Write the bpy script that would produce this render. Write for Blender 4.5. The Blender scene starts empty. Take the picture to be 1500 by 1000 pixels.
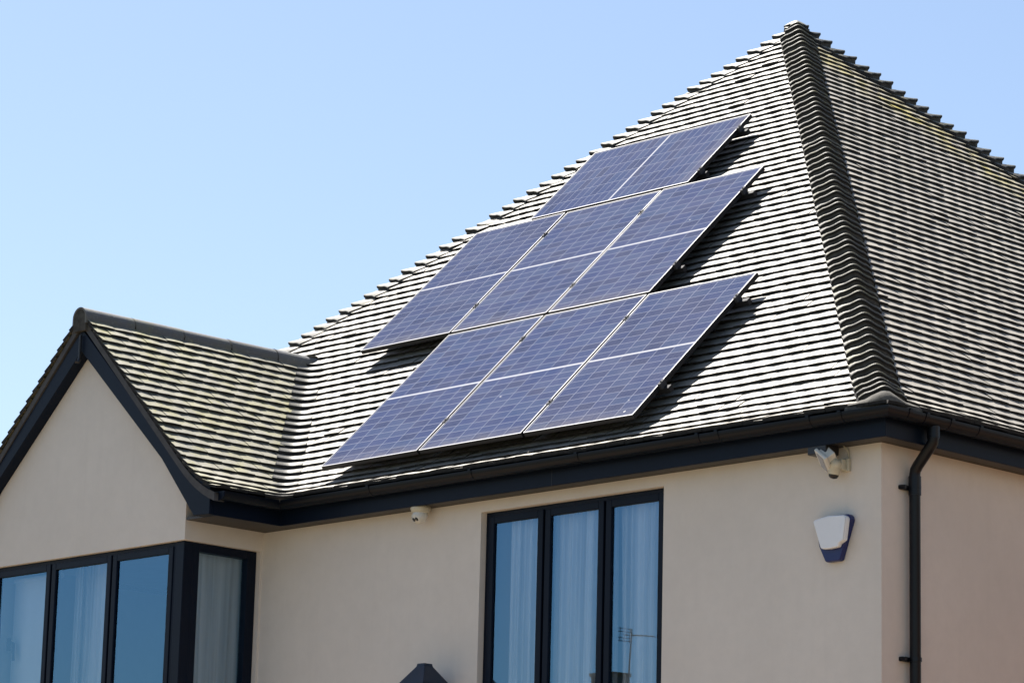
import bpy, math, random
from mathutils import Vector, Matrix
random.seed(7)
S = bpy.context.scene
COL = S.collection
PI = math.pi

# ------------------------------------------------------------------ helpers
class MB:
    """collects polygons; build() links them as one mesh object"""
    def __init__(self): self.v = []; self.f = []; self.m = []; self.uv = []; self.sm = []
    def add(self, vs, fs, mi=0, smooth=False):
        b = len(self.v); self.v += [tuple(p) for p in vs]
        for q in fs:
            self.f.append([b + i for i in q]); self.m.append(mi); self.sm.append(smooth)
    def box(self, x0, x1, y0, y1, z0, z1, mi=0, M=None):
        vs = [Vector((x, y, z)) for x in (x0, x1) for y in (y0, y1) for z in (z0, z1)]
        if M is not None: vs = [M @ p for p in vs]
        self.add(vs, [(0,1,3,2), (4,6,7,5), (0,4,5,1), (2,3,7,6), (0,2,6,4), (1,5,7,3)], mi)
    def prism(self, poly, y0, y1, axis='y', mi=0):
        """poly of (a, b) extruded along axis"""
        def P(a, b, t): return {'y': (a, t, b), 'x': (t, a, b), 'z': (a, b, t)}[axis]
        n = len(poly); vs = [P(a, b, y0) for a, b in poly] + [P(a, b, y1) for a, b in poly]
        self.add(vs, [list(range(n))[::-1], list(range(n, 2*n))] + [(i, (i+1) % n, n+(i+1) % n, n+i) for i in range(n)], mi)
    def tube(self, path, r, n=12, mi=0, caps=True, smooth=True):
        path = [Vector(p) for p in path]; rings = []
        a = None
        for i, p in enumerate(path):
            t = (path[min(i+1, len(path)-1)] - path[max(i-1, 0)]).normalized()
            if a is None:
                a = t.cross(Vector((0, 0, 1)))
                if a.length < 1e-3: a = t.cross(Vector((0, 1, 0)))
            a = (a - t*a.dot(t)).normalized(); b = t.cross(a)
            rr = r[i] if isinstance(r, (list, tuple)) else r
            rings.append([p + rr*(math.cos(2*PI*k/n)*a + math.sin(2*PI*k/n)*b) for k in range(n)])
        vs = [q for R in rings for q in R]; fs = []
        for i in range(len(path)-1):
            for k in range(n): fs.append((i*n+k, i*n+(k+1) % n, (i+1)*n+(k+1) % n, (i+1)*n+k))
        self.add(vs, fs, mi, smooth)
        if caps: self.add(rings[0], [list(range(n))], mi); self.add(rings[-1], [list(range(n))[::-1]], mi)
    def lathe(self, prof, c, n=24, mi=0, M=None):
        vs = []
        for r, z in prof:
            for k in range(n):
                p = Vector((r*math.cos(2*PI*k/n), r*math.sin(2*PI*k/n), z))
                if M is not None: p = M @ p
                vs.append(p + Vector(c))
        fs = [(i*n+k, i*n+(k+1) % n, (i+1)*n+(k+1) % n, (i+1)*n+k) for i in range(len(prof)-1) for k in range(n)]
        self.add(vs, fs, mi, True)
    def sweep(self, path, prof, mi=0, closed=True, smooth=False, a0=0, a1=0):
        """prof of (outward offset, z) swept along a plan path with mitred corners; outward = right of travel"""
        P = [Vector(p) for p in path]; rings = []
        for i, p in enumerate(P):
            d1 = (P[i]-P[i-1]).normalized() if i else None
            d2 = (P[i+1]-P[i]).normalized() if i < len(P)-1 else None
            if d1 is None: m = Vector((d2.y, -d2.x))
            elif d2 is None: m = Vector((d1.y, -d1.x))
            else:
                n1 = Vector((d1.y, -d1.x)); n2 = Vector((d2.y, -d2.x)); m = (n1+n2); m = m/(m.dot(n1))
            q = p.copy()
            rings.append([(q.x+m.x*o, q.y+m.y*o, z) for o, z in prof])
        n = len(prof); vs = [q for R in rings for q in R]; fs = []
        for i in range(len(P)-1):
            for k in range(n if closed else n-1): fs.append((i*n+k, i*n+(k+1) % n, (i+1)*n+(k+1) % n, (i+1)*n+k))
        self.add(vs, fs, mi, smooth)
        if closed: self.add(rings[0], [list(range(n))], mi); self.add(rings[-1], [list(range(n))[::-1]], mi)
    def build(self, name, mats, parent=None, bevel=0, uv=None, recalc=True, label=None):
        me = bpy.data.meshes.new(name); me.from_pydata(self.v, [], self.f)
        for m in (mats if isinstance(mats, (list, tuple)) else [mats]): me.materials.append(m)
        me.polygons.foreach_set('material_index', self.m); me.polygons.foreach_set('use_smooth', self.sm)
        if uv:
            L = me.uv_layers.new(name='UVMap')
            for l in me.loops: L.data[l.index].uv = uv(self.v[l.vertex_index])
        me.update()
        o = bpy.data.objects.new(name, me); COL.objects.link(o)
        if recalc:
            import bmesh
            bm = bmesh.new(); bm.from_mesh(me); bmesh.ops.recalc_face_normals(bm, faces=bm.faces); bm.to_mesh(me); bm.free()
        if bevel:
            b = o.modifiers.new('bevel', 'BEVEL'); b.width = bevel; b.segments = 2; b.limit_method = 'ANGLE'; b.angle_limit = .6
        if parent: o.parent = parent
        if label: o['label'] = label
        return o

def thing(name, label, cat, loc=(0, 0, 0), rot=(0, 0, 0), group=None):
    o = bpy.data.objects.new(name, None); COL.objects.link(o); o.location = loc; o.rotation_euler = rot
    o.empty_display_size = .1
    o['label'] = label; o['category'] = cat
    if group: o['group'] = group
    return o

class NT:
    def __init__(self, name):
        self.mat = bpy.data.materials.new(name); self.mat.use_nodes = True
        self.t = self.mat.node_tree; self.t.nodes.clear()
        self.out = self.n('ShaderNodeOutputMaterial')
    def n(self, ty, **k):
        o = self.t.nodes.new(ty)
        for a, b in k.items(): setattr(o, a, b)
        return o
    def l(self, a, b): self.t.links.new(a, b)
    def math(self, op, a, b=None, c=None):
        m = self.n('ShaderNodeMath', operation=op)
        for i, x in enumerate((a, b, c)):
            if x is None: continue
            if isinstance(x, (int, float)): m.inputs[i].default_value = x
            else: self.l(x, m.inputs[i])
        return m.outputs[0]
    def noise(self, scale, detail=4, rough=.6, vec=None, dim='3D'):
        m = self.n('ShaderNodeTexNoise'); m.inputs['Scale'].default_value = scale
        m.inputs['Detail'].default_value = detail; m.inputs['Roughness'].default_value = rough
        if vec is not None: self.l(vec, m.inputs['Vector'])
        return m.outputs['Fac']
    def ramp(self, f, stops):
        r = self.n('ShaderNodeValToRGB'); e = r.color_ramp.elements
        while len(e) < len(stops): e.new(.5)
        for x, (p, c) in zip(e, stops): x.position = p; x.color = (*c, 1) if len(c) == 3 else c
        self.l(f, r.inputs[0]); return r.outputs[0]
    def mix(self, f, a, b, mode='MIX'):
        m = self.n('ShaderNodeMix', data_type='RGBA', blend_type=mode)
        for s, x in ((m.inputs[0], f), (m.inputs[6], a), (m.inputs[7], b)):
            if isinstance(x, (int, float)): s.default_value = x
            elif isinstance(x, tuple): s.default_value = (*x, 1)
            else: self.l(x, s)
        return m.outputs[2]
    def pos(self): return self.n('ShaderNodeNewGeometry').outputs['Position']
    def bump(self, h, strength=.3, dist=.01):
        b = self.n('ShaderNodeBump'); b.inputs['Strength'].default_value = strength; b.inputs['Distance'].default_value = dist
        self.l(h, b.inputs['Height']); return b.outputs[0]
    def bsdf(self, col, rough=.6, spec=.5, metal=0, normal=None, coat=0):
        p = self.n('ShaderNodeBsdfPrincipled')
        if isinstance(col, tuple): p.inputs['Base Color'].default_value = (*col, 1)
        else: self.l(col, p.inputs['Base Color'])
        if isinstance(rough, (int, float)): p.inputs['Roughness'].default_value = rough
        else: self.l(rough, p.inputs['Roughness'])
        p.inputs['Specular IOR Level'].default_value = spec; p.inputs['Metallic'].default_value = metal
        p.inputs['Coat Weight'].default_value = coat
        if normal is not None: self.l(normal, p.inputs['Normal'])
        self.l(p.outputs[0], self.out.inputs[0]); return p

def plain(name, col, rough=.5, spec=.5, metal=0, var=.12, scale=6, bump=0):
    t = NT(name); n = t.noise(scale, 5, .65, t.pos())
    lo = tuple(c*(1-var) for c in col); hi = tuple(min(1, c*(1+var)) for c in col)
    c = t.ramp(n, [(.3, lo), (.7, hi)])
    nb = t.bump(t.noise(scale*12, 4, .6, t.pos()), bump, .004) if bump else None
    t.bsdf(c, rough, spec, metal, nb); return t.mat

# ------------------------------------------------------------------ materials
def tile_mat(name, base, lichen=0., yellow_hip=False):
    t = NT(name); p = t.pos()
    rnd = t.n('ShaderNodeNewGeometry').outputs['Random Per Island']
    b1 = tuple(c*.74 for c in base); b2 = tuple(c*1.18 for c in base)
    c = t.ramp(rnd, [(0, b1), (.35, base), (.8, base), (1, b2)])
    n1 = t.noise(28, 6, .7, p)                     # fine weathering
    c = t.mix(t.ramp(n1, [(.36, (0, 0, 0)), (.56, (1, 1, 1))]), t.mix(.28, c, (.09, .08, .065)), c)
    n2 = t.noise(2.2, 5, .6, p)                    # broad blotches
    c = t.mix(t.ramp(n2, [(.35, (.18,)*3), (.65, (0, 0, 0))]), c, (.14, .13, .115))
    n3 = t.noise(60, 3, .6, p)                     # pale crusts
    c = t.mix(t.ramp(n3, [(.60, (0, 0, 0)), (.72, (.5,)*3)]), c, (.36, .36, .31))
    if lichen:
        n4 = t.noise(4.5, 6, .72, p)
        c = t.mix(t.ramp(n4, [(.46, (0, 0, 0)), (.70, (lichen,)*3)]), c, (.20, .185, .055))
        n5 = t.noise(11, 5, .7, p)
        c = t.mix(t.ramp(n5, [(.60, (0, 0, 0)), (.72, (lichen*.9,)*3)]), c, (.22, .205, .03))
    if yellow_hip:
        sx = t.n('ShaderNodeSeparateXYZ'); t.l(p, sx.inputs[0])
        w = t.math('SUBTRACT', t.math('ADD', sx.outputs[0], 9.26), sx.outputs[1])   # plan distance from the far hip
        f = t.math('SUBTRACT', 1.0, t.math('ABSOLUTE', t.math('DIVIDE', t.math('SUBTRACT', w, .55), .5)))
        nx = t.n('ShaderNodeSeparateXYZ'); t.l(t.n('ShaderNodeNewGeometry').outputs['True Normal'], nx.inputs[0])
        f = t.math('MULTIPLY', f, t.math('GREATER_THAN', nx.outputs[0], .25))
        f = t.math('MULTIPLY', t.math('MAXIMUM', f, 0), t.ramp(t.noise(5, 5, .7, p), [(.42, (0, 0, 0)), (.62, (1, 1, 1))]))
        c = t.mix(f, c, (.30, .245, .03))
    bp = t.bump(t.noise(160, 4, .65, p), .45, .004)
    t.bsdf(c, .55, .22, normal=bp); return t.mat

TILE = (.262, .240, .205)
M_tile = tile_mat('roof_tile_main', TILE, .12, True)
M_tile_g = tile_mat('roof_tile_gable', (.205, .195, .15), .7)
M_edgeshade = plain('tile_edge_shade', (.028, .027, .026), .9, .15, var=.3, scale=30)  # tile tails and sides; shade between courses painted in as near-black
M_hip = tile_mat('hip_tile_weathered', (.125, .12, .105), .3)
M_hipd = tile_mat('hip_tile_mossy_shaded', (.085, .08, .066), .45)  # front-right hip: moss tint, plus the hip's shade put into the colour
M_hipp = tile_mat('hip_tile_sunlit', (.20, .19, .168), .15)  # paler copy for the front-left hip, sunlight put into the colour
M_valley = tile_mat('valley_tile', (.165, .158, .14), .1)
M_mortar = plain('dark_mortar', (.055, .052, .046), .95, .2, var=.5, scale=14, bump=.5)
M_mortar_l = plain('pale_mortar', (.085, .08, .07), .95, .2, var=.35, scale=18, bump=.5)
M_ridge = tile_mat('ridge_tile_slate_grey', (.115, .115, .115), .25)
M_deck = plain('roof_underlay', (.02, .02, .02), .95, .1)
M_navy = plain('anthracite_joinery', (.002, .006, .016), .45, .16, var=.15, scale=3)
M_gut = plain('black_gutter_plastic', (.002, .004, .008), .36, .2, var=.2, scale=5)
M_pipe = plain('black_downpipe_plastic', (.003, .005, .009), .36, .30, var=.2, scale=5)
M_lant = plain('slate_blue_lantern_paint', (.016, .026, .045), .5, .35)
M_soffit = plain('soffit_board', (.035, .030, .025), .5)
M_under = plain('undercloak_board', (.055, .053, .053), .8, var=.3, scale=12)

def render_mat(name, col):
    t = NT(name); p = t.pos()
    c = t.ramp(t.noise(.7, 5, .6, p), [(.3, tuple(x*.93 for x in col)), (.7, tuple(min(1, x*1.04) for x in col))])
    c = t.mix(t.ramp(t.noise(9, 5, .7, p), [(.3, (.18,)*3), (.7, (0, 0, 0))]), c, tuple(x*.72 for x in col))
    # faint vertical rain streaks
    mp = t.n('ShaderNodeMapping'); mp.inputs['Scale'].default_value = (9, 9, .35); t.l(p, mp.inputs[0])
    c = t.mix(t.ramp(t.noise(1, 4, .6, mp.outputs[0]), [(.55, (0, 0, 0)), (.8, (.09,)*3)]), c, tuple(x*.6 for x in col))
    h = t.math('ADD', t.noise(220, 3, .6, p), t.math('MULTIPLY', t.noise(5, 2, .5, p), .9))
    t.bsdf(c, .9, .25, normal=t.bump(h, .6, .005)); return t.mat
M_wall = render_mat('cream_render', (.69, .64, .575))
M_inner = plain('room_paint', (.72, .71, .69), .8, var=.04)
M_floor = plain('room_carpet', (.20, .17, .14), .95)

def glass_mat(name, refl, tint=(.33, .66, 1.0)):
    t = NT(name)
    g = t.n('ShaderNodeBsdfGlossy'); g.inputs['Roughness'].default_value = 0.0; g.inputs['Color'].default_value = (*tint, 1)
    tr = t.n('ShaderNodeBsdfTransparent'); tr.inputs['Color'].default_value = (.97, .985, .99, 1)
    lw = t.n('ShaderNodeFresnel'); lw.inputs['IOR'].default_value = 1.5
    f = t.math('ADD', t.math('MULTIPLY', lw.outputs[0], 1.0), refl)
    bp = t.bump(t.noise(1.3, 1, .5, t.pos()), .02, .02); t.l(bp, g.inputs['Normal'])
    m = t.n('ShaderNodeMixShader'); t.l(f, m.inputs[0]); t.l(tr.outputs[0], m.inputs[1]); t.l(g.outputs[0], m.inputs[2])
    t.l(m.outputs[0], t.out.inputs[0]); return t.mat
M_glass = glass_mat('window_glass', .185)

def curtain_mat(name, col, sheer):
    t = NT(name)
    d = t.n('ShaderNodeBsdfDiffuse'); d.inputs[0].default_value = (*col, 1)
    tl = t.n('ShaderNodeBsdfTranslucent'); tl.inputs[0].default_value = (*col, 1)
    tr = t.n('ShaderNodeBsdfTransparent')
    mp = t.n('ShaderNodeMapping'); mp.inputs['Scale'].default_value = (9, 9, .22); t.l(t.pos(), mp.inputs[0])
    sh = t.ramp(t.noise(1, 4, .6, mp.outputs[0]), [(.38, (min(1, sheer*3.4),)*3), (.56, (.02,)*3)])
    a = t.n('ShaderNodeMixShader'); a.inputs[0].default_value = .15; t.l(d.outputs[0], a.inputs[1]); t.l(tl.outputs[0], a.inputs[2])
    b = t.n('ShaderNodeMixShader'); t.l(sh, b.inputs[0]); t.l(a.outputs[0], b.inputs[1]); t.l(tr.outputs[0], b.inputs[2])
    t.l(b.outputs[0], t.out.inputs[0]); return t.mat
M_sheer = curtain_mat('sheer_voile', (.93, .93, .93), .13)
M_sheer2 = curtain_mat('thin_voile', (.86, .86, .86), .25)
M_curt = curtain_mat('cream_curtain', (.80, .80, .78), .10)
M_blind = plain('white_blind', (.80, .80, .78), .7, var=.03)

def panel_mat():
    t = NT('solar_cells'); uvn = t.n('ShaderNodeUVMap'); sx = t.n('ShaderNodeSeparateXYZ'); t.l(uvn.outputs[0], sx.inputs[0])
    U, V = sx.outputs[0], sx.outputs[1]
    W, L, mg, mid = .982, 1.668, .009, .018
    cw = (W-2*mg)/6; ch = (L-2*mg-mid)/20
    def frac(a): return t.math('FRACT', a)
    u = t.math('DIVIDE', t.math('SUBTRACT', U, mg), cw)
    v0 = t.math('SUBTRACT', V, mg)
    up = t.math('GREATER_THAN', V, L/2)
    v = t.math('DIVIDE', t.math('SUBTRACT', v0, t.math('MULTIPLY', up, mid)), ch)
    fu, fv = frac(u), frac(v)
    def edge(f, w): return t.math('GREATER_THAN', t.math('ABSOLUTE', t.math('SUBTRACT', f, .5)), .5-w)
    gu = edge(fu, .0038/cw); gv = edge(fv, .0030/ch)
    border = t.math('MAXIMUM', t.math('MAXIMUM', t.math('LESS_THAN', u, 0.), t.math('GREATER_THAN', u, 6.)),
                    t.math('MAXIMUM', t.math('LESS_THAN', v, 0.), t.math('GREATER_THAN', v, 20.)))
    mm = t.math('LESS_THAN', t.math('ABSOLUTE', t.math('SUBTRACT', V, L/2)), mid/2)
    white = t.math('MAXIMUM', t.math('MAXIMUM', gu, gv), t.math('MAXIMUM', border, mm))
    bus = edge(frac(t.math('MULTIPLY', u, 5)), .035)
    # one colour per cell: polycrystalline silicon differs from cell to cell
    cv = t.n('ShaderNodeCombineXYZ'); t.l(t.math('FLOOR', u), cv.inputs[0]); t.l(t.math('FLOOR', v), cv.inputs[1])
    oi = t.n('ShaderNodeObjectInfo'); t.l(t.math('MULTIPLY', oi.outputs['Random'], 50), cv.inputs[2])
    wn = t.n('ShaderNodeTexWhiteNoise', noise_dimensions='3D'); t.l(cv.outputs[0], wn.inputs[0])
    cc = t.ramp(wn.outputs[0], [(0, (.007, .015, .050)), (.5, (.009, .021, .074)), (1, (.017, .033, .082))])
    vor = t.n('ShaderNodeTexVoronoi'); vor.inputs['Scale'].default_value = 90; t.l(uvn.outputs[0], vor.inputs['Vector'])
    sc = t.n('ShaderNodeSeparateColor'); t.l(vor.outputs['Color'], sc.inputs[0])
    cc = t.mix(t.math('MULTIPLY', oi.outputs['Random'], .30), cc, (.012, .014, .034))
    cc = t.mix(t.math('MULTIPLY', sc.outputs[0], .25), cc, (.045, .053, .105))
    cc = t.mix(t.math('MULTIPLY', bus, .30), cc, (.15, .16, .2))
    wl = t.mix(mm, (.12, .13, .175), (.32, .32, .34))
    c = t.mix(white, cc, wl)
    p = t.pos()
    dust = t.ramp(t.noise(3, 6, .65, p), [(.35, (.01,)*3), (.75, (.11,)*3)])
    c = t.mix(dust, c, (.22, .20, .21))
    low = t.math('MULTIPLY', t.math('POWER', t.math('MAXIMUM', t.math('SUBTRACT', 1.0, t.math('MULTIPLY', V, 5.0)), 0.), 2.0), t.ramp(t.noise(14, 5, .7, p), [(.3, (.1,)*3), (.7, (.55,)*3)]))
    c = t.mix(low, c, (.16, .145, .13))     # dirt line caught along the bottom frame
    # a few bird droppings
    dr = t.n('ShaderNodeTexVoronoi'); dr.inputs['Scale'].default_value = 2.3; t.l(p, dr.inputs['Vector'])
    drop = t.math('LESS_THAN', t.math('ADD', dr.outputs['Distance'], t.math('MULTIPLY', t.noise(50, 2, .5, p), .06)), .050)
    c = t.mix(t.math('MULTIPLY', drop, .55), c, (.6, .58, .55))
    b = t.bsdf(c, .8, .0, coat=.5); b.inputs['Coat Roughness'].default_value = .03; b.inputs['Coat IOR'].default_value = 1.4
    return t.mat
M_cells = panel_mat()
M_alu = plain('anodised_aluminium', (.24, .24, .255), .55, .4, .2, var=.08, scale=20)
M_alu_b = plain('shaded_frame_side', (.005, .005, .007), .5, .3)
M_clamp = plain('clamp_metal', (.04, .04, .045), .8, .15)
M_railm = plain('dark_mounting_rail', (.016, .016, .018), .75, .2, 0)
M_whitepl = plain('weathered_white_plastic', (.62, .61, .55), .45, .5, var=.1, scale=20)
M_creampl = plain('yellowed_white_plastic', (.50, .47, .36), .5, .5, var=.12, scale=20)
M_white = plain('white_plastic_cover', (.74, .76, .78), .35, .5, var=.03)
M_blue = plain('blue_plastic_base', (.004, .012, .10), .3, .5, var=.1)
M_blk = plain('black_plastic', (.012, .012, .014), .4)
M_lens = plain('dark_lens', (.01, .01, .01), .1, .6)
M_lampglass = plain('floodlight_glass', (.30, .31, .34), .15, .6)

# ------------------------------------------------------------------ roof surface
HALF = 4.63; CX, CY = -4.63, 4.63
GX, GC = -5.505, -6.96                 # gable slope zero line, gable ridge
GW = GX - GC                            # 1.455
def zf(d): return .237 + .976*(d-.025) + (.75*(.2-d)**2 if d < .2 else 0.)
def sl(d): return .976 - (1.50*(.2-d) if d < .2 else 0.)
EAVE = -.235; GAUGE = .1
def step(d, ds):                        # move along the slope by ds
    n = 8
    for _ in range(n): d += ds/n/math.sqrt(1+sl(d)**2)
    return d
COURSES = [EAVE]
while COURSES[-1] < HALF-.06: COURSES.append(step(COURSES[-1], GAUGE))
def off(d, h):                          # point h above the slope surface at d
    k = sl(d); q = math.sqrt(1+k*k); return d - h*k/q, zf(d) + h/q

def lay_tiles(mb, place, ivals, phase=0, dmax=HALF, mi=0):
    """place(a, d, z) -> xyz; ivals(d) -> [(lo, hi)] of a"""
    TW = .166; TH = .0185
    for i, d0 in enumerate(COURSES):
        if d0 > dmax-.03: break
        iv = ivals(d0)
        for k, (lo, hi) in enumerate(iv):
            j0 = int(math.floor(lo/TW))-1; j1 = int(math.ceil(hi/TW))+1
            for j in range(j0, j1):
                c = (j + (.5 if i % 2 else 0))*TW + phase
                if c + TW/2 < lo or c - TW/2 > hi: continue
                ds = random.gauss(0, .0021) + .0022*math.sin(c*2.3+i*1.7) + .0015*math.sin(c*7+i); lf = random.gauss(0, .0013); tw = random.gauss(0, .0012)
                if random.random() < .012: lf += random.uniform(.003, .007)
                dt = step(d0, ds); dh = min(step(dt, .155), dmax)
                gap = .0018
                vs = []
                for (d, top, bot) in ((dt, .0300+lf, .0300+lf-TH), (dh, .0020, -.012)):
                    iv2 = ivals(d); l2, h2 = iv2[min(k, len(iv2)-1)] if iv2 else (0, 0)
                    for q, aa in enumerate((c-TW/2+gap, c, c+TW/2-gap)):
                        a = max(l2, min(h2, aa)); cam = (.0022 if q == 1 else 0) + (q-1)*tw
                        for h in (top, bot):
                            D, Z = off(d, h + cam); vs.append(place(a, D, Z))
                # order: tail (L top, L bot, C top, C bot, R top, R bot), head same
                mb.add(vs, [(0, 2, 8, 6), (2, 4, 10, 8)], mi); mb.add(vs, [(1, 3, 2, 0), (3, 5, 4, 2), (0, 6, 7, 1), (4, 5, 11, 10)], 2)

def slope_place(k):
    def P(a, d, z):
        x, y = a, -HALF+d
        for _ in range(k): x, y = -y, x
        return (CX+x, CY+y, z)
    return P
def iv_full(d):
    h = HALF-d; return [(-h, h)] if h > 0 else []
def iv_front(d):
    h = HALF-d
    if h <= 0: return []
    if d >= GW: return [(-h, h), (h, h)][:1]
    return [(GX-d-CX, h), (-h, 2*GC-GX+d-CX)]

house = thing('house', 'cream rendered house with steep tiled pyramid roof, front gable and black gutters', 'house')

mb = MB()
for k in range(4): lay_tiles(mb, slope_place(k), iv_front if k == 0 else iv_full, phase=.03*k)
for k in range(4):                      # underlay just beneath the tiles
    P = slope_place(k); ds = [EAVE+.01, 0, .2, .4, 1.5, 3.0, HALF-.02]
    for d0, d1 in zip(ds, ds[1:]):
        i0, i1 = iv_full(d0)[0], iv_full(d1)[0]
        mb.add([P(i0[0], d0, zf(d0)-.03), P(i0[1], d0, zf(d0)-.03), P(i1[1], d1, zf(d1)-.03), P(i1[0], d1, zf(d1)-.03)], [(0, 1, 2, 3)], 1)
roof = mb.build('roof', [M_tile, M_deck, M_edgeshade], house, recalc=False)

def soft(w, r, b): return math.sqrt(w*w+r*r) - math.sqrt(b*b+r*r) + b
def fold_tiles(name, frame, sign, b, r, lift, dmin, dmax, mats, parent, headlift=.010, butt=.010, nose=.009, jitter=.004):
    """bonnet tiles (sign +1) or valley tiles (-1). frame(t, w, z) -> xyz, t runs up the fold in plan"""
    mb = MB(); N = 17
    for d0 in COURSES:
        if d0 < dmin or d0 > dmax: continue
        d0 = d0 + random.gauss(0, jitter*.6); jl = random.gauss(0, jitter); tl = random.gauss(0, .010); sk = random.gauss(0, .006)
        dh = min(d0+.118, HALF-.01)
        bb = min(b, .7071*(HALF-d0)-.002) if sign > 0 else b; ws = [bb*(2*i/(N-1)-1) for i in range(N)]
        R = [[] for _ in range(6)]
        for w in ws:
            s = sign*soft(w, r, b); t0 = (d0-.0212)*math.sqrt(2)+s+sk*w/b
            k = lift(w) + jl + tl*w
            R[0].append(frame(t0+nose*.3, w, zf(d0)+k))                                  # brow
            R[1].append(frame(dh*math.sqrt(2)+s, w, zf(dh)+headlift))                # head top
            R[2].append(frame(t0, w, zf(d0)+k-nose*.9))                              # nose
            R[3].append(frame(t0+.003, w, zf(d0)+k-nose*.9-butt))                    # tail underside
            R[4].append(frame(t0+.014, w, zf(d0)+k-nose*.9-butt-.002))               # set-back bedding
            R[5].append(frame(t0+.020, w, zf(d0)-.02))
        vs = sum(R, []); n = N
        q = lambda A, B: [(A*n+i, A*n+i+1, B*n+i+1, B*n+i) for i in range(n-1)]
        mb.add(vs, q(0, 1) + q(2, 0), 0, True)
        mb.add(vs, q(3, 2) + q(4, 3), 2); mb.add(vs, q(5, 4), 1)
        mb.add(vs, [(0, n, 5*n, 2*n), (n-1, 2*n-1, 6*n-1, 3*n-1)], 2)
    return mb.build(name, mats, parent, recalc=False)

def hip_frame(k):
    s2 = math.sqrt(.5)
    def F(t, w, z):
        # front right hip, then quarter turns
        x = HALF + (-t + w)*s2; y = -HALF + (t + w)*s2
        for _ in range(k): x, y = -y, x
        return (CX+x, CY+y, z)
    return F
hl = lambda w: .078 + .032*math.exp(-(w/.06)**2) - .02*max(0., (abs(w)-.115)/.03)
for k in range(4):
    fold_tiles('hip_tiles', hip_frame(k), 1, .145, .045, hl if k != 3 else (lambda w: .056 + .026*math.exp(-(w/.06)**2) - .02*max(0., (abs(w)-.115)/.03)), EAVE+.08, HALF-.05, [(M_hipd, M_hip, M_hip, M_hipp)[k], M_mortar, M_edgeshade], roof)

# top cap where the four hips meet
mb = MB(); zt = zf(HALF); N = 17; hs = .075; vs = []
for j in range(N):
    for i in range(N):
        x, y = hs*(2*i/(N-1)-1), hs*(2*j/(N-1)-1)
        mx = math.sqrt(max(abs(x), abs(y))**2*.8 + .2*(x*x+y*y)*.5 + .03**2)
        vs.append((CX+x, CY+y, zt+.095-.976*mx))
mb.add(vs, [(j*N+i, j*N+i+1, (j+1)*N+i+1, (j+1)*N+i) for j in range(N-1) for i in range(N-1)], 0, True)
ring = [i for i in range(N)] + [j*N+N-1 for j in range(1, N)] + [(N-1)*N+i for i in range(N-2, -1, -1)] + [j*N for j in range(N-2, 0, -1)]
ev = [vs[i] for i in ring]; n = len(ev)
mb.add(ev + [(CX+(x-CX)*.97, CY+(y-CY)*.97, z-.012) for x, y, z in ev] + [(CX+(x-CX)*.93, CY+(y-CY)*.93, z-.05) for x, y, z in ev],
       [(r*n+k, r*n+(k+1) % n, (r+1)*n+(k+1) % n, (r+1)*n+k) for r in range(2) for k in range(n)], 1)
mb.build('roof_cap', [M_hip, M_edgeshade], roof)

# mortar and end bonnet at the foot of each hip
for k in range(4):
    F = hip_frame(k); mb = MB(); N = 13; ws = [.21*(2*i/(N-1)-1) for i in range(N)]
    rows = []
    for (dd, up, rw) in ((EAVE+.008, -.05, 1.12), (EAVE+.0, .03, 1.1), (EAVE+.006, .07, 1.0), (EAVE+.03, .095, .84), (EAVE+.10, .10, .68)):
        rows.append([F(dd*math.sqrt(2)+soft(w, .09, .21), w*rw, zf(dd)+up*(.45+.55*math.exp(-(w/.11)**2))+random.gauss(0, .003)) for w in ws])
    vs = sum(rows, [])
    mb.add(vs, [(r*N+i, r*N+i+1, (r+1)*N+i+1, (r+1)*N+i) for r in range(4) for i in range(N-1)], 0, True)
    mb.build('hip_foot_mortar', [M_mortar_l], roof, recalc=False)

# ------------------------------------------------------------------ gable roof
VERGE = -.835
def gable_place(side):
    def P(a, d, z): return (GX-d, a, z) if side == 0 else (2*GC-GX+d, -a, z)
    return P
mb = MB()
lay_tiles(mb, gable_place(0), lambda d: [(VERGE, max(VERGE, d))], phase=.04, dmax=GW, mi=0)
lay_tiles(mb, gable_place(1), lambda d: [(-max(VERGE, d), -VERGE)], phase=.01, dmax=GW, mi=0)
for sgn in (0, 1):
    P = gable_place(sgn); ds = [EAVE+.01, 0, .2, .4, 1.0, GW]
    for d0, d1 in zip(ds, ds[1:]):
        q = [(VERGE+.02, d0), (d0+.05, d0), (d1+.05, d1), (VERGE+.02, d1)]
        mb.add([P(a if sgn == 0 else -a, d, zf(d)-.028) for a, d in q], [(0, 1, 2, 3)], 1)
groof = mb.build('gable_roof', [M_tile_g, M_deck, M_edgeshade], house, recalc=False)
s2 = math.sqrt(.5)
fold_tiles('valley_tiles', lambda t, w, z: (GX+(-t+w)*s2, (t+w)*s2, z), -1, .10, .06, lambda w: .028, EAVE, GW-.05, [M_valley, M_mortar, M_edgeshade], groof, headlift=-.003, butt=.016, nose=.003, jitter=.0025)
fold_tiles('valley_tiles', lambda t, w, z: (2*GC-GX-(-t+w)*s2, (t+w)*s2, z), -1, .10, .06, lambda w: .028, EAVE, GW-.05, [M_valley, M_mortar, M_edgeshade], groof, headlift=-.003, butt=.016, nose=.003, jitter=.0025)

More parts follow.
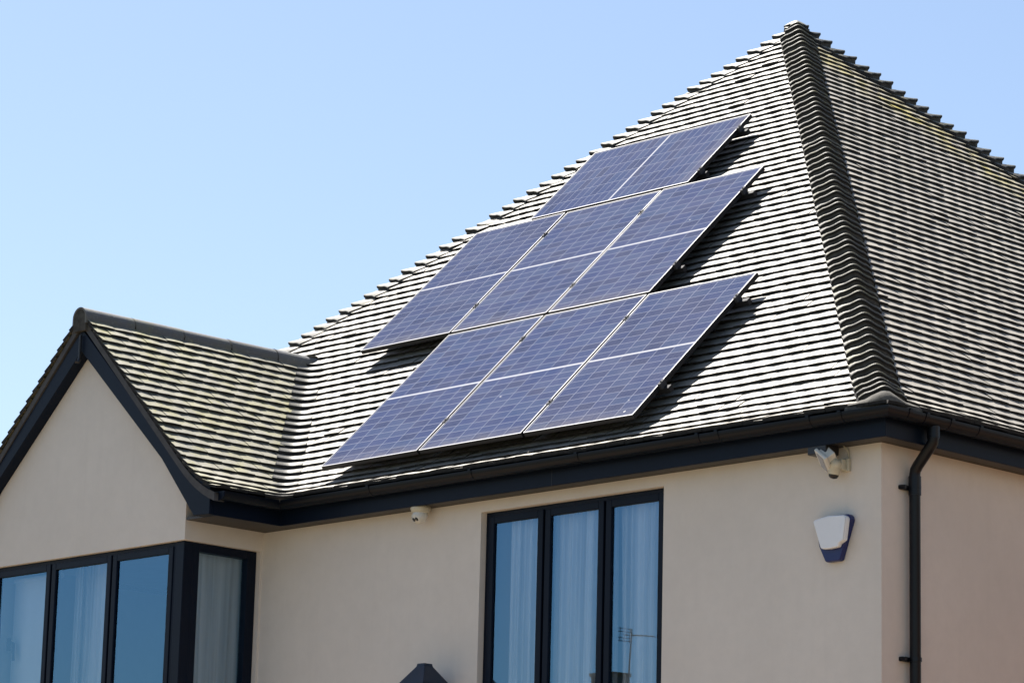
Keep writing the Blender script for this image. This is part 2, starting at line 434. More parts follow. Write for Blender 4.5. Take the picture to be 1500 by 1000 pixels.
# half-round ridge tiles with mortar joints
mb = MB(); RR = .086; zc = zf(GW)-.034; y = VERGE-.015; yend = 1.50; n = 5; ln = (yend-y)/n
for i in range(n):
    y0 = y+i*ln; y1 = y0+ln-.012; N = 16; dy = random.gauss(0, .002)
    pr = []
    for rr in (RR+dy, RR-.014+dy):
        arc = [(-rr, -.045)] + [(rr*math.cos(PI-PI*k/N), rr*math.sin(PI-PI*k/N)) for k in range(N+1)] + [(rr, -.045)]
        pr.append(arc if rr > RR-.01 else arc[::-1])
    prof = pr[0]+pr[1]; m = len(prof)
    vs = [(GC+a, y0, zc+b) for a, b in prof] + [(GC+a, y1, zc+b) for a, b in prof]
    mb.add(vs, [(k, (k+1) % m, m+(k+1) % m, m+k) for k in range(m)], 0)
    h = m//2
    for e in (0, m): mb.add(vs, [(e+k, e+k+1, e+m-2-k, e+m-1-k) for k in range(h-1)], 0)
    # squeezed mortar joint and bedding under the edges
    rr = RR-.004
    ring = [(GC+rr*math.cos(PI-PI*k/N)*(1+random.gauss(0, .01)), zc+rr*math.sin(PI-PI*k/N)*(1+random.gauss(0, .01))) for k in range(N+1)]
    mb.add([(a, y1-.006, b) for a, b in ring]+[(a, y1+.022, b) for a, b in ring], [(k, k+1, N+2+k, N+1+k) for k in range(N)], 1)
for sg in (-1, 1):
    mb.prism([(GC+sg*.07, zc-.02), (GC+sg*.105, zc-.055), (GC+sg*.125, zc-.10), (GC+sg*.07, zc-.10)], VERGE+.01, yend-.05, mi=1)
# mortared front end
arc = [(GC+(RR-.013)*math.cos(PI*k/16), zc+(RR-.013)*math.sin(PI*k/16)) for k in range(17)]
arc += [(GC-RR+.012, zc-.1), (GC+RR-.012, zc-.1)]
mb.prism(arc, VERGE-.010, VERGE+.05, mi=2)
rid = mb.build('ridge_tiles', [M_ridge, M_mortar_l, M_mortar], groof)

# verge: undercloak strip and bargeboard on both rakes
def vx(d, side): return GX-d if side == 0 else 2*GC-GX+d
DS = [EAVE+.02+ (GW-EAVE-.02)*i/24 for i in range(25)]
for side in (0, 1):
    mb = MB()
    for d0, d1 in zip(DS, DS[1:]):
        x0, x1 = vx(d0, side), vx(d1, side)
        mb.prism([(x0, zf(d0)-.025), (x1, zf(d1)-.025), (x1, zf(d1)-.085), (x0, zf(d0)-.085)], VERGE+.012, VERGE+.10)
    mb.build('undercloak', [M_under], groof)
    mb = MB()
    up = [(-.155, .150), (.255, .395), (GW, zf(GW)-.115)]
    lo = [(GW, zf(GW)-.285), (.415, .415), (.02, -.035), (-.155, -.040)]
    mb.prism([(vx(d, side), z) for d, z in up+lo], VERGE+.022, -.7215)
    mb.build('bargeboard', [M_navy], house, bevel=.004)
# small iron hook under the gable peak
mb = MB(); mb.tube([(GC+.0, -.83, 1.47), (GC+.0, -.83, 1.27)], .010, 8); mb.tube([(GC+.0, -.83, 1.285), (GC+.005, -.84, 1.262), (GC-.012, -.85, 1.268)], .014, 8)
mb.build('hook', [M_blk], house)

# ------------------------------------------------------------------ eaves
PATH = [(GX, -.775), (GX, 0), (0, 0), (0, 9.26), (-9.26, 9.26), (-9.26, 0), (2*GC-GX, 0), (2*GC-GX, -.775)]
PATH = [Vector(p) for p in PATH]
mb = MB(); mb.sweep(PATH, [(.158, -.042), (.158, .15), (.138, .15), (.138, -.042)]); 
fascia = mb.build('fascia', [M_navy], house, bevel=.003)
mb = MB()
x = -2.618; mb.box(x-.0015, x+.0015, -.1592, -.157, -.042, .15)
mb.build('joint_line', [M_blk], fascia)
PATH2 = [Vector((GX, -.7205))] + PATH[1:-1] + [Vector((2*GC-GX, -.7205))]
mb = MB(); mb.sweep(PATH2, [(.1375, -.034), (.1375, -.018), (-.215, -.018), (-.215, -.034)]); mb.build('soffit', [M_soffit], house)
def gutter_prof(r, thick, zr, oc, n=14):
    a = [(oc - r*math.cos(PI*k/n), zr - r*1.0*math.sin(PI*k/n)) for k in range(n+1)]
    b = [(oc - (r-thick)*math.cos(PI*k/n), zr+.0 - (r-thick)*math.sin(PI*k/n)) for k in range(n+1)][::-1]
    return a + [(oc+r, zr+.004)] + [(oc+r-thick*2, zr+.004)] + b
mb = MB(); mb.sweep(PATH, gutter_prof(.056, .004, .113, .218), smooth=False)
gut = mb.build('gutter', [M_gut], house)
def at_path(p, ax, w, r=.0605):
    m = MB(); q = [(p-w/2), (p+w/2)]
    if ax == 'x': m.sweep([Vector((q[0], 0)), Vector((q[1], 0))], gutter_prof(r, .006, .116, .218))
    elif ax == 'y': m.sweep([Vector((0, q[0])), Vector((0, q[1]))], gutter_prof(r, .006, .116, .218))
    else: m.sweep([Vector((GX, q[0])), Vector((GX, q[1]))], gutter_prof(r, .006, .116, .218))
    # retaining clip over the rim
    e = .218+r
    if ax == 'x': m.box(p-.012, p+.012, -e-.003, -e+.012, .115, .125)
    elif ax == 'y': m.box(e-.012, e+.003, p-.012, p+.012, .115, .125)
    m.build('gutter_bracket', [M_gut], gut)
for p, w in ((-4.30, .03), (-3.28, .03), (-2.29, .03), (-1.24, .03), (-1.08, .03), (-.345, .025), (-.1, .03)): at_path(p, 'x', w)
for p, w in ((-.06, .03), (.10, .03), (.34, .03), (.62, .03), (1.55, .03), (2.5, .03), (3.5, .03), (4.5, .03), (5.5, .03), (6.5, .03)): at_path(p, 'y', w)
mb = MB(); mb.sweep([Vector((GX, -.786)), Vector((GX, -.7765))], [(.16, .117), (.276, .117), (.272, .08), (.25, .06), (.217, .053), (.18, .062), (.16, .09)])
mb.build('gutter_stop_end', [M_navy], gut)

# downpipe with swan neck
mb = MB(); pr = .034; px, py = .054, .25; ox, oy = .218, .222
path = [(ox, oy, .07), (ox, oy, -.005), (ox-.006, oy+.001, -.03), (ox-.03, oy+.005, -.056), (px+.03, py-.005, -.150), (px+.006, py-.001, -.178), (px, py, -.205), (px, py, -5.1)]
mb.tube(path, pr, 20)
for (x, y, z0, z1) in ((ox, oy, .02, .065), (px, py, -.33, -.215), (ox, oy, -.005, .02)): mb.tube([(x, y, z0), (x, y, z1)], pr+.0045, 20)
dp = mb.build('downpipe', [M_pipe], house)
for z in (-.285, -1.315, -2.4, -3.5, -4.5):
    m = MB(); m.tube([(px, py, z-.012), (px, py, z+.012)], pr+.005, 20)
    m.box(.0, .026, py-.085, py+.075, z-.013, z+.013); m.box(.0, .05, py-.09, py-.07, z-.010, z+.010)
    m.build('pipe_clip', [M_pipe], dp)

# ------------------------------------------------------------------ walls
GND = -5.12; TOP = -.036; T = .30
WX0, WX1, WZ0, WZ1 = -3.441, -1.765, -1.50, -.112         # front window opening
mb = MB()
RX = -5.73; LX = 2*GC - RX; GY = -.72
mb.box(RX, WX0, 0, T, GND, TOP); mb.box(WX1, 0, 0, T, GND, TOP)
mb.box(WX0, WX1, 0, T, WZ1, TOP); mb.box(WX0, WX1, 0, T, GND, WZ0)
mb.box(-T, 0, T, 9.26, GND, TOP); mb.box(-9.26, -T, 9.26-T, 9.26, GND, TOP); mb.box(-9.26, -9.26+T, 0, 9.26-T, GND, TOP)
mb.box(-9.26+T, LX, 0, T, GND, TOP)
wall = mb.build('wall', [M_wall], house)
GZ0, GZ1 = -1.50, -.172                                    # corner window band
mb = MB(); 
gz = lambda d: zf(d)-.10
pts = [(RX, GZ1), (RX, TOP), (GX-.08, TOP+.0), (GX-.4, gz(.4)), (GC, gz(GW))]
pts = [(RX, GZ1), (RX, .26), (GC, gz(GW)), (LX, .26), (LX, GZ1)]
mb.prism(pts, GY, GY+T)
mb.box(RX-T, RX, GY+T, 0, GZ1, .0); mb.box(LX, LX+T, GY+T, 0, GZ1, .0)
mb.box(LX, RX, GY, GY+T, GND, GZ0); mb.box(RX-T, RX, GY+T, 0, GND, GZ0); mb.box(LX, LX+T, GY+T, 0, GND, GZ0)
mb.box(LX, LX+.092, GY, 0, GZ0, GZ1)
mb.box(RX-.05, RX+.0, -.018, .0, GZ0, GZ1)
gw = mb.build('gable_wall', [M_wall], house)
mb = MB(); mb.box(-9.26+T, -T, T, 9.26-T, -2.75, -2.6, 1); mb.box(LX+T, RX-T, GY+T, T, -2.75, -2.6, 1)
mb.box(-9.26+T, -T, T, 9.26-T, .0, .05); mb.box(LX+T, RX-T, GY+T, T, .001, .049)
mb.box(-5.68, -5.60, .32, 4, -2.6, .0)                    # partition between the rooms
mb.box(-5.60, -T, 3.6, 3.7, -2.6, .0); mb.box(-8.9, -5.68, 3.2, 3.3, -2.6, .0)
mb.build('room', [M_inner, M_floor], house)

# ------------------------------------------------------------------ windows
def casement_window(name, x0, x1, z0, z1, y, n, first_m=.068, mull=.128, rf=.068):
    """frame in plane y..y+.07, n casements"""
    m = MB(); m.box(x0, x0+.03, y, y+.07, z0, z1); m.box(x1-.03, x1, y, y+.07, z0, z1)
    m.box(x0+.03, x1-.03, y, y+.07, z1-.03, z1); m.box(x0+.03, x1-.03, y, y+.07, z0, z0+.03)
    w = (x1-x0)/n
    for i in range(1, n): m.box(x0+i*w-.022, x0+i*w+.022, y+.012, y+.07, z0+.03, z1-.03)
    fr = m.build(name, [M_navy], house, bevel=.003)
    for i in range(n):
        a = x0+i*w+(.031 if i == 0 else .010); b = x0+(i+1)*w-(.031 if i == n-1 else .010)
        s = .05
        c = MB(); yo = y-.008
        for q in ((a, a+s, z0+.028, z1-.028), (b-s, b, z0+.028, z1-.028), (a+s, b-s, z0+.028, z0+.028+s), (a+s, b-s, z1-.028-s, z1-.028)):
            c.box(q[0], q[1], yo, y+.0115, q[2], q[3])
        c.build('casement', [M_navy], fr, bevel=.004)
        g = MB(); g.add([(a+s-.004, y+.008, z0+.07), (b-s+.004, y+.008, z0+.07), (b-s+.004, y+.008, z1-.07), (a+s-.004, y+.008, z1-.07)], [(0, 1, 2, 3)])
        g.build('pane', [M_glass], fr)
    return fr
win = casement_window('window', WX0+.002, WX1-.002, WZ0+.002, WZ1-.002, .050, 3)
m = MB(); m.box(WX0-.04, WX1+.04, -.05, .12, WZ0-.03, WZ0+.0015); m.build('sill', [M_navy], win, bevel=.004)
cw = casement_window('window', LX+.094, RX-.045-.085, GZ0+.002, GZ1-.002, GY+.035, 3)
m = MB(); m.box(LX-.04, RX+.04, GY-.05, GY+.12, GZ0-.03, GZ0+.0015); m.build('sill', [M_navy], cw, bevel=.004)
m = MB(); m.box(RX-.128, RX-.040, GY+.030, GY+.118, GZ0+.002, GZ1-.001); m.build('corner_post', [M_navy], cw, bevel=.004)
m = MB(); hx = -7.985
m.box(hx-.014, hx+.014, GY+.12, GY+.14, -.80, -.70); m.tube([(hx, GY+.13, -.73), (hx, GY+.16, -.73), (hx+.012, GY+.165, -.74), (hx+.02, GY+.165, -.87)], .011, 8)
m.build('handle', [M_railm], cw)
# return light of the corner window
m = MB(); xr = RX-.042; ya, yb = GY+.119, -.019
for q in ((ya, ya+.055, GZ0+.002, GZ1-.002), (yb-.085, yb, GZ0+.002, GZ1-.002), (ya+.055, yb-.085, GZ1-.062, GZ1-.002), (ya+.055, yb-.085, GZ0+.002, GZ0+.06)):
    m.box(xr-.07, xr, q[0], q[1], q[2], q[3])
rw = m.build('window', [M_navy], house, bevel=.004)
m = MB(); xx = xr-.03; m.add([(xx, ya+.052, GZ0+.05), (xx, yb-.082, GZ0+.05), (xx, yb-.082, GZ1-.055), (xx, ya+.052, GZ1-.055)], [(0, 1, 2, 3)])
m.build('pane', [M_glass], rw)

# curtains (hang inside, things of their own)
def curtain(label, p0, p1, z0, z1, folds, amp, mat, group, drift=0., seed=0, cut=None):
    rnd = random.Random(seed); m = MB(); N = 150; Z = 14
    ph = [rnd.uniform(0, 6.3) for _ in range(6)]
    dx, dy = p1[0]-p0[0], p1[1]-p0[1]; L = math.hypot(dx, dy); nx, ny = dy/L, -dx/L
    vs = []
    for j in range(Z+1):
        t = j/Z; z = z1+(z0-z1)*t
        for i in range(N+1):
            u = i/N
            uu = u + drift*t*(.5-u) + .012*math.sin(3*t+ph[0]+6*u)
            h = amp*(.6*math.sin(2*PI*folds*u+ph[1]+.5*math.sin(3*u*6+ph[2])) + .4*math.sin(2*PI*folds*1.73*u+ph[3]) + .35*math.sin(2*PI*folds*.46*u+ph[4]))*(.65+.35*t)
            vs.append((p0[0]+dx*uu+nx*h, p0[1]+dy*uu+ny*h, z))
    m.add(vs, [(j*(N+1)+i, j*(N+1)+i+1, (j+1)*(N+1)+i+1, (j+1)*(N+1)+i) for j in range(Z) for i in range(N)], 0, True)
    o = m.build('curtain', [mat], None, recalc=False); o['label'] = label; o['category'] = 'curtain'; o['group'] = group
    return o
G = 'curtains behind the upstairs windows'
curtain('sheer white curtain behind the left casement of the wide three-pane window', (-3.30, .145), (-2.90, .145), -2.2, -.06, 6, .028, M_sheer, G, .05, 1)
curtain('sheer white curtain filling the middle casement of the three-pane window', (-2.88, .145), (-2.30, .145), -2.2, -.06, 8, .030, M_sheer, G, .03, 2)
curtain('sheer white curtain with slanting folds behind the right casement of the three-pane window', (-2.30, .145), (-1.74, .145), -2.2, -.06, 6, .034, M_sheer, G, .25, 3)
curtain('thin voile curtain in the second pane of the gable corner window', (-7.42, -.40), (-6.98, -.40), -2.2, -.08, 6, .022, M_sheer2, G, .1, 4)
curtain('pale grey curtain behind the narrow side pane of the corner window', (-5.875, -.57), (-5.875, .02), -2.2, -.06, 4, .030, M_curt, G, .15, 5)
m = MB(); m.box(-8.07, -7.50, -.50, -.495, -2.0, -.26); m.tube([(-8.08, -.497, -.25), (-7.48, -.497, -.25)], .02, 12)
o = m.build('roller_blind', [M_blind]); o['label'] = 'white roller blind behind the leftmost pane of the gable window'; o['category'] = 'blind'

# ------------------------------------------------------------------ solar panels
RP = math.radians(44.30); PW, PL, PT = 1.002, 1.684, .035
P0 = Vector((-5.052, -.055, .372))
uX, uV = Vector((1, 0, 0)), Vector((0, math.cos(RP), math.sin(RP))); uN = uX.cross(uV)
GAPX, GAPY = .0228, .036
def make_panel():
    r = thing('solar_panel', '', 'solar panel', group='solar panels mounted on the front roof slope')
    m = MB(); fw = .0062
    for q in ((0, fw, 0, PL), (PW-fw, PW, 0, PL), (fw, PW-fw, 0, fw), (fw, PW-fw, PL-fw, PL)):
        m.box(q[0], q[1], q[2], q[3], -PT, 0, 0)
    fr = m.build('frame', [M_alu, M_alu_b], r)
    for p in fr.data.polygons:                         # sides near black, their shade put into the colour; bright top lip
        if p.normal.z < .5: p.material_index = 1
    m = MB(); m.add([(fw, fw, -.003), (PW-fw, fw, -.003), (PW-fw, PL-fw, -.003), (fw, PL-fw, -.003), (fw, fw, -.008), (PW-fw, fw, -.008), (PW-fw, PL-fw, -.008), (fw, PL-fw, -.008)], [(0, 1, 2, 3), (7, 6, 5, 4)])
    m.build('cell_sheet', [M_cells], r, uv=lambda p: (p[0]-fw-.002, p[1]-fw), recalc=False)
    m = MB(); m.box(PW/2-.09, PW/2+.09, PL/2-.05, PL/2+.05, -.030, -.0085); m.build('junction_box', [M_blk], r)
    return r
def copy_tree(o):
    c = o.copy(); COL.objects.link(c)
    for ch in o.children:
        d = ch.copy(); COL.objects.link(d); d.parent = c
    return c
proto = make_panel()
def place(o, u, v, turn=False):
    M = Matrix((uX, uV, uN)).transposed().to_4x4()
    if turn: M = M @ Matrix.Rotation(PI/2, 4, 'Z')
    M = M @ Matrix.Rotation(math.radians(random.uniform(-.12, .12)), 4, 'X') @ Matrix.Rotation(math.radians(random.uniform(-.12, .12)), 4, 'Y')
    o.rotation_euler = M.to_euler(); o.location = P0 + uX*u + uV*v
spots = [(0, 0, 0, 'portrait solar panel at the left end of the bottom row, beside the valley'),
         (1, 0, 0, 'portrait solar panel in the middle of the bottom row above the gutter'),
         (2, 0, 0, 'portrait solar panel at the right end of the bottom row above the gutter'),
         (-1, 1, 0, 'portrait solar panel at the left end of the middle row, overhanging the row below'),
         (0, 1, 0, 'portrait solar panel in the centre of the middle row'),
         (1, 1, 0, 'portrait solar panel at the right end of the middle row'),
         (0, 2, 1, 'single solar panel laid sideways at the top of the array, nearest the roof peak')]
for i, (cx, rw_, turn, lab) in enumerate(spots):
    o = proto if i == 0 else copy_tree(proto)
    o['label'] = lab
    if turn: place(o, -.434+PL, 2*(PL+GAPY), True)
    else: place(o, cx*(PW+GAPX), rw_*(PL+GAPY))
# rails with clamps and hooks under each row
def rail(v, u0, u1, label, clamps):
    r = thing('mounting_rail', label, 'rail', group='dark rails under the solar panels')
    M = Matrix((uX, uV, uN)).transposed().to_4x4(); r.rotation_euler = M.to_euler(); r.location = P0 + uX*u0 + uV*v
    L = u1-u0; m = MB(); m.box(0, L, -.02, .02, -PT-.042, -PT-.002); m.box(0, L, -.004, .004, -PT-.0445, -PT-.0415)
    m.build('rail', [M_railm], r)
    k = .25
    while k < L:
        h = MB(); h.box(k-.018, k+.018, -.022, .05, -PT-.05, -PT-.0425); h.box(k-.018, k+.018, .03, .05, -PT-.085, -PT-.05); h.build('hook', [M_railm], r); k += .85
    for c in clamps:
        h = MB(); c = c-u0; h.box(c-.011, c+.011, -.03, .03, -PT, .006); h.lathe([(0, .012), (.006, .012), (.006, .006)], (c, 0, 0), 8); h.build('clamp', [M_clamp], r)
p_ = PW+GAPX
rail(.36, -.05, 3*p_+.04, 'lower rail under the bottom row of solar panels', [p_-GAPX/2, 2*p_-GAPX/2, 3*p_-GAPX+.010])
rail(1.38, -.05, 3*p_+.07, 'upper rail under the bottom row of solar panels', [p_-GAPX/2, 2*p_-GAPX/2, 3*p_-GAPX+.010])
rail(PL+GAPY+.36, -p_-.05, 2*p_+.04, 'lower rail under the middle row of solar panels', [-GAPX/2, p_-GAPX/2, 2*p_-GAPX+.010])
rail(PL+GAPY+1.36, -p_-.05, 2*p_+.07, 'upper rail under the middle row of solar panels', [-GAPX/2, p_-GAPX/2, 2*p_-GAPX+.010])
rail(2*(PL+GAPY)+.18, -.47, -.434+PL+.05, 'lower rail under the single top solar panel', [-.434+PL+.010])
rail(2*(PL+GAPY)+.80, -.47, -.434+PL+.07, 'upper rail under the single top solar panel', [-.434+PL+.010])

# ------------------------------------------------------------------ wall fittings
al = thing('alarm_box', 'white and blue burglar alarm box on the cream wall near the corner', 'alarm box', (-.315, 0, -.73))
m = MB(); base = [(.109, .27), (.135, .226), (.030, .004), (-.076, .001), (-.130, .10), (-.155, .25), (-.03, .277)]
base = [(.096, .277), (.108, .265), (.117, .243), (.034, .010), (.024, .002), (-.070, .000), (-.082, .006), (-.130, .10), (-.158, .252), (-.148, .262), (-.03, .280)]
m.prism([(a, b) for a, b in base], -.044, 0); m.build('base', [M_blue], al, bevel=.006)
m = MB(); cov = [(-.150, .250), (-.135, .259), (-.035, .274), (.085, .268), (.104, .258), (.112, .246), (.092, .116), (.052, .098), (.044, .080), (-.02, .073), (-.080, .076), (-.092, .086)]
m.prism(cov, -.078, -.042); m.build('cover', [M_white], al, bevel=.007)
m = MB(); m.prism([(.098, .255), (.108, .246), (.088, .118), (.056, .100), (.068, .18)], -.0845, -.0815); m.build('facet', [M_white], al, bevel=.002)

fl = thing('security_floodlight', 'small white floodlight with motion sensor on the wall below the eaves', 'floodlight', (-.25, 0, -.15))
m = MB(); m.box(-.035, .02, -.028, 0, -.04, .04); m.box(-.035, .005, -.07, -.028, -.035, .032); m.build('bracket', [M_creampl], fl, bevel=.006)
nf = Vector((-.52, -.60, -.60)).normalized(); lx = Vector((-.20, .85, -.34)); lx = (lx - nf*lx.dot(nf)).normalized(); lz = lx.cross(-nf)
Mh = Matrix((lx, -nf, lz)).transposed().to_4x4(); Mh.translation = Vector((-.090, -.125, .016))
m = MB(); m.box(-.060, .060, .012, .070, -.046, .046, 0, Mh); m.box(-.075, .075, -.012, .010, -.058, .058, 0, Mh); hd = m.build('lamp_head', [M_whitepl], fl, bevel=.006)
m = MB(); m.box(-.062, .062, -.0150, -.0115, -.034, .034, 0, Mh); m.build('lamp_glass', [M_lampglass], hd, bevel=.001)
m = MB(); m.box(-.195, -.05, -.155, -.03, .060, .118); m.build('mounting_block', [M_blk], fl, bevel=.006)
Ms = Matrix.Rotation(math.radians(12), 4, 'Y')
m = MB(); m.lathe([(0, .04), (.030, .038), (.040, .02), (.042, -.005), (.036, -.012), (.034, -.05), (.030, -.055)], (-.035, -.085, -.01), 20, 0, Ms)
sn = m.build('motion_sensor', [M_creampl], fl)
m = MB(); m.lathe([(.031, -.053), (.029, -.066), (.02, -.076), (0, -.080)], (-.035, -.085, -.01), 20, 0, Ms); m.build('sensor_lens', [M_blk], sn)
m = MB(); m.tube([(-.09, -.06, .10), (-.06, -.05, .125), (-.02, -.03, .12), (.005, -.015, .09), (.01, -.010, .04)], .004, 8); m.build('cable', [M_creampl], fl)

cc = thing('security_camera', 'small white turret camera fixed under the eaves of the front wall', 'camera', (-3.955, -.085, -.035))
m = MB(); m.lathe([(0, .001), (.060, .001), (.062, -.012), (.055, -.03), (.046, -.038), (0, -.040)], (0, 0, 0), 24); m.build('mount', [M_creampl], cc)
cc.scale = (1.15, 1.15, 1.15)
Mc = Matrix.Rotation(math.radians(-52), 4, 'X'); Mc = Matrix.Rotation(math.radians(-12), 4, 'Z') @ Mc
m = MB(); pr = [(0, .046)]+[(.046*math.sin(a), .046*math.cos(a)) for a in [PI*k/16 for k in range(1, 12)]]+[(.034, -.038), (0, -.038)]
m.lathe(pr, (0, -.004, -.055), 24, 0, Mc); bl = m.build('camera_ball', [M_whitepl], cc)
m = MB()
for q in (-.016, .016): m.lathe([(0, -.0415), (.0125, -.041), (.0125, -.034)], (0, -.004, -.055), 14, 0, Mc @ Matrix.Translation((q, 0, 0)))
m.build('lens', [M_lens], bl)

la = thing('wall_lantern', 'dark wall lantern with pyramid top left of the three-pane window', 'lantern', (-3.74, -.20, -1.55))
m = MB(); zz = [(.036, .415), (.040, .395), (.118, .285), (.124, .275), (.124, .262)]
def sq(r, z): return [(-r, -r, z), (r, -r, z), (r, r, z), (-r, r, z)]
vs = sum([sq(*q) for q in zz], []); n = len(zz)
m.add(vs, [(i*4+k, i*4+(k+1) % 4, (i+1)*4+(k+1) % 4, (i+1)*4+k) for i in range(n-1) for k in range(4)] + [(0, 1, 2, 3), (n*4-1, n*4-2, n*4-3, n*4-4)]); m.build('lantern_roof', [M_lant], la, bevel=.003)
m = MB()
for sx in (-1, 1):
    for sy in (-1, 1):
        m.add([(sx*.095, sy*.095, .27), (sx*.108, sy*.095, .27), (sx*.108, sy*.108, .27), (sx*.095, sy*.108, .27), (sx*.06, sy*.06, .0), (sx*.072, sy*.06, .0), (sx*.072, sy*.072, .0), (sx*.06, sy*.072, .0)], [(0, 1, 5, 4), (1, 2, 6, 5), (2, 3, 7, 6), (3, 0, 4, 7)])
m.box(-.08, .08, -.08, .08, -.03, 0); m.build('lantern_frame', [M_navy], la)
m = MB(); m.add(sq(.094, .269)+sq(.062, .001), [(0, 1, 5, 4), (1, 2, 6, 5), (2, 3, 7, 6), (3, 0, 4, 7)]); m.build('lantern_glass', [M_glass], la)
m = MB(); m.box(-.05, .05, .185, .198, .02, .22); m.tube([(0, .19, .06), (0, .12, -.04), (0, .03, -.05), (0, 0, -.03)], .012, 10); m.build('wall_bracket', [M_navy], la)

# ------------------------------------------------------------------ ground
def struct(o): o['kind'] = 'structure'; return o
m = MB(); m.add([(-300, -300, GND), (300, -300, GND), (300, 300, GND), (-300, 300, GND)], [(0, 1, 2, 3)])
struct(m.build('ground', [plain('lawn_and_soil', (.075, .075, .055), .95, .2, var=.4, scale=.8, bump=.4)], recalc=False))
t = NT('red_block_paving'); br = t.n('ShaderNodeTexBrick'); t.l(t.pos(), br.inputs['Vector'])
br.inputs['Scale'].default_value = 4; br.inputs['Color1'].default_value = (.12, .07, .04, 1); br.inputs['Color2'].default_value = (.10, .055, .03, 1); br.inputs['Mortar'].default_value = (.2, .17, .13, 1)
t.bsdf(br.outputs[0], .9, .2)
m = MB(); m.add([(.0, -.6, GND+.004), (13, -.6, GND+.004), (13, 16, GND+.004), (.0, 16, GND+.004)], [(0, 1, 2, 3)])
struct(m.build('side_path', [t.mat], recalc=False))
m = MB(); m.add([(-14, -9, GND+.004), (13, -9, GND+.004), (13, -.6, GND+.004), (-14, -.6, GND+.004)], [(0, 1, 2, 3)])
struct(m.build('driveway', [plain('buff_gravel', (.16, .115, .075), .9, .2, var=.25, scale=30, bump=.5)], recalc=False))

# unseen house added on the right, for warm bounce on the side wall
t = NT('red_brick'); mp = t.n('ShaderNodeMapping'); mp.inputs['Rotation'].default_value = (PI/2, 0, PI/2); t.l(t.pos(), mp.inputs[0])
br = t.n('ShaderNodeTexBrick'); t.l(mp.outputs[0], br.inputs['Vector']); br.inputs['Scale'].default_value = 4.4; br.inputs['Mortar Size'].default_value = .012
br.inputs['Color1'].default_value = (.19, .088, .036, 1); br.inputs['Color2'].default_value = (.14, .065, .03, 1); br.inputs['Mortar'].default_value = (.2, .16, .13, 1)
t.bsdf(br.outputs[0], .9, .2); M_brick = t.mat
nb = thing('added_side_house', 'red brick house added out of view on the right for warm bounce light', 'house', (4.2, 0, GND))
m = MB(); m.box(0, 8, -.5, 9.5, 0, 5.2); m.build('wall', [M_brick], nb)
m = MB(); m.prism([(-.35, 5.1), (8.35, 5.1), (4, 9.0)], -.85, 9.85); m.build('roof', [M_ridge], nb)
for y in (1.2, 5.6):
    m = MB(); m.box(-.03, .06, y, y+1.1, 3.1, 4.3); f = m.build('window', [M_whitepl], nb)
    m = MB(); m.box(-.035, -.028, y+.07, y+1.03, 3.17, 4.23); m.build('pane', [M_lens], f)

# the house across the street, seen only as a reflection in the panes
hb = thing('house_opposite', 'brick house across the street, its chimney mirrored in the middle window pane', 'house', (-31, -33, GND))
m = MB(); m.box(-5, 5, -3, 3.4, 0, 5.2); m.build('wall', [M_brick], hb)
m = MB(); m.prism([(-3.4, 5.1), (3.8, 5.1), (.2, 8.05)], -5.3, 5.3, 'x'); rf = m.build('roof', [M_ridge], hb)
m = MB(); m.box(-.95, -.42, 2.1, 2.75, 6.0, 8.62); m.box(-.98, -.39, 2.07, 2.78, 8.62, 8.69); m.build('chimney', [M_brick], rf)
for x in (-3.4, 2.2):
    m = MB(); m.box(x, x+1.3, 3.37, 3.43, 3.1, 4.3); f = m.build('window', [M_whitepl], hb)
    m = MB(); m.box(x+.07, x+1.23, 3.425, 3.436, 3.17, 4.23); m.build('pane', [M_lens], f)
ta = thing('tv_aerial', 'rooftop television aerial across the street, mirrored in the right window pane', 'aerial', (-30.93, -30.55, GND+7.2))
m = MB(); m.tube([(0, 0, 0), (.16, .35, 1.0), (.16, .35, 2.28)], .017, 8); m.build('mast', [M_blk], ta)
m = MB(); m.tube([(-.05, .35, 2.18), (.80, .40, 2.08)], .010, 6); m.build('boom', [M_blk], ta)
m = MB()
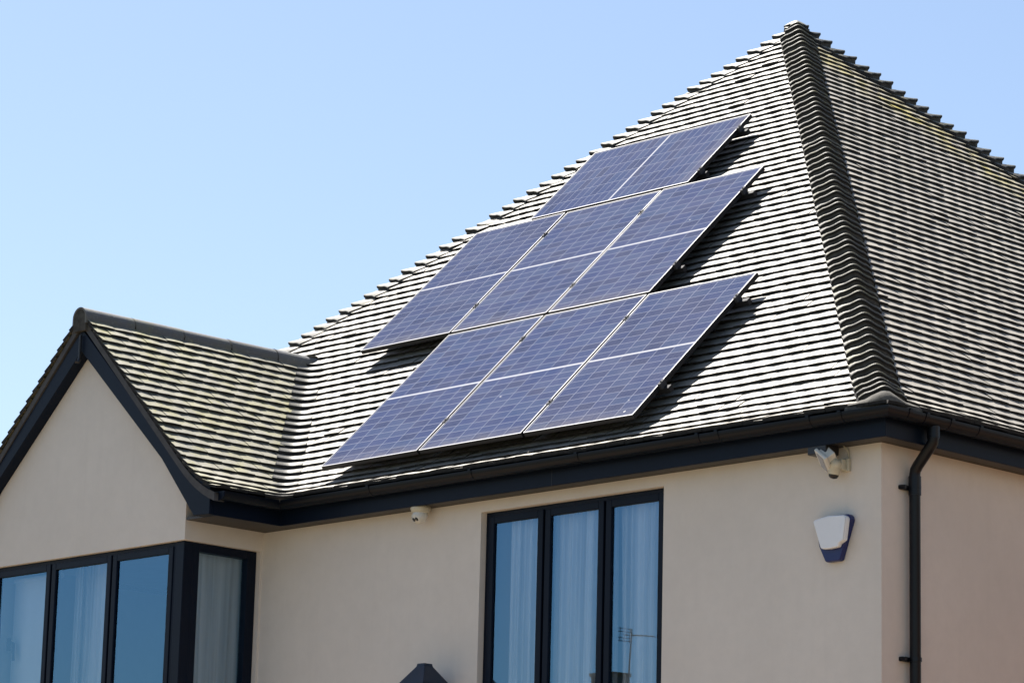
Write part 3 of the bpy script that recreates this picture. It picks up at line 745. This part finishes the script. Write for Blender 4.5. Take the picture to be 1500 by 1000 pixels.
for i in range(8):
    x = .1+i*.09; m.tube([(x, .35+.2, 2.16-i*.011), (x, .35-.2, 2.16-i*.011)], .005, 5)
for z in (2.06, 2.12, 2.24, 2.30): m.tube([(-.03, .15, z), (-.03, .55, z)], .007, 5)
for y in (.2, .5): m.tube([(-.03, y, 2.04), (-.03, y, 2.32)], .007, 5)
m.build('elements', [M_blk], ta)

# ------------------------------------------------------------------ light, sky, camera
SUN = Vector((-.465, .13, .875)).normalized()
sd = bpy.data.lights.new('sun', 'SUN'); sd.energy = 5.0; sd.angle = math.radians(.53); sd.color = (1.0, .955, .89)
so = bpy.data.objects.new('sun', sd); COL.objects.link(so); so.rotation_euler = SUN.to_track_quat('Z', 'Y').to_euler()
w = bpy.data.worlds.new('World'); S.world = w; w.use_nodes = True; nt = w.node_tree
sky = nt.nodes.new('ShaderNodeTexSky'); sky.sky_type = 'NISHITA'; sky.sun_disc = False
sky.sun_elevation = math.asin(SUN.z); sky.sun_rotation = math.atan2(SUN.x, SUN.y)
sky.altitude = 0; sky.air_density = 1.0; sky.dust_density = 1.0; sky.ozone_density = 1.6
bg = nt.nodes['Background']; nt.links.new(sky.outputs[0], bg.inputs[0]); bg.inputs[1].default_value = .048

cd = bpy.data.cameras.new('camera'); cam = bpy.data.objects.new('camera', cd); COL.objects.link(cam); S.camera = cam
yaw, pit, rol = -0.799837705, 0.219589510, 0.025475343
cy_, sy_, cp, sp = math.cos(yaw), math.sin(yaw), math.cos(pit), math.sin(pit)
fwd = Vector((sy_*cp, cy_*cp, sp)); rt = Vector((cy_, -sy_, 0)); up = rt.cross(fwd)
r_ = math.cos(rol)*rt + math.sin(rol)*up; u_ = -math.sin(rol)*rt + math.cos(rol)*up
M = Matrix((r_, u_, -fwd)).transposed().to_4x4(); M.translation = (11.436, -14.206, -3.519)
cam.matrix_world = M
cd.sensor_width = 36; cd.lens = 36*4519.27/1500; cd.clip_end = 2000; cd.clip_start = .1
S.render.engine = 'CYCLES'
vs_ = S.view_settings; vs_.view_transform = 'Standard'; vs_.look = 'None'; vs_.exposure = 1.75; vs_.gamma = 1
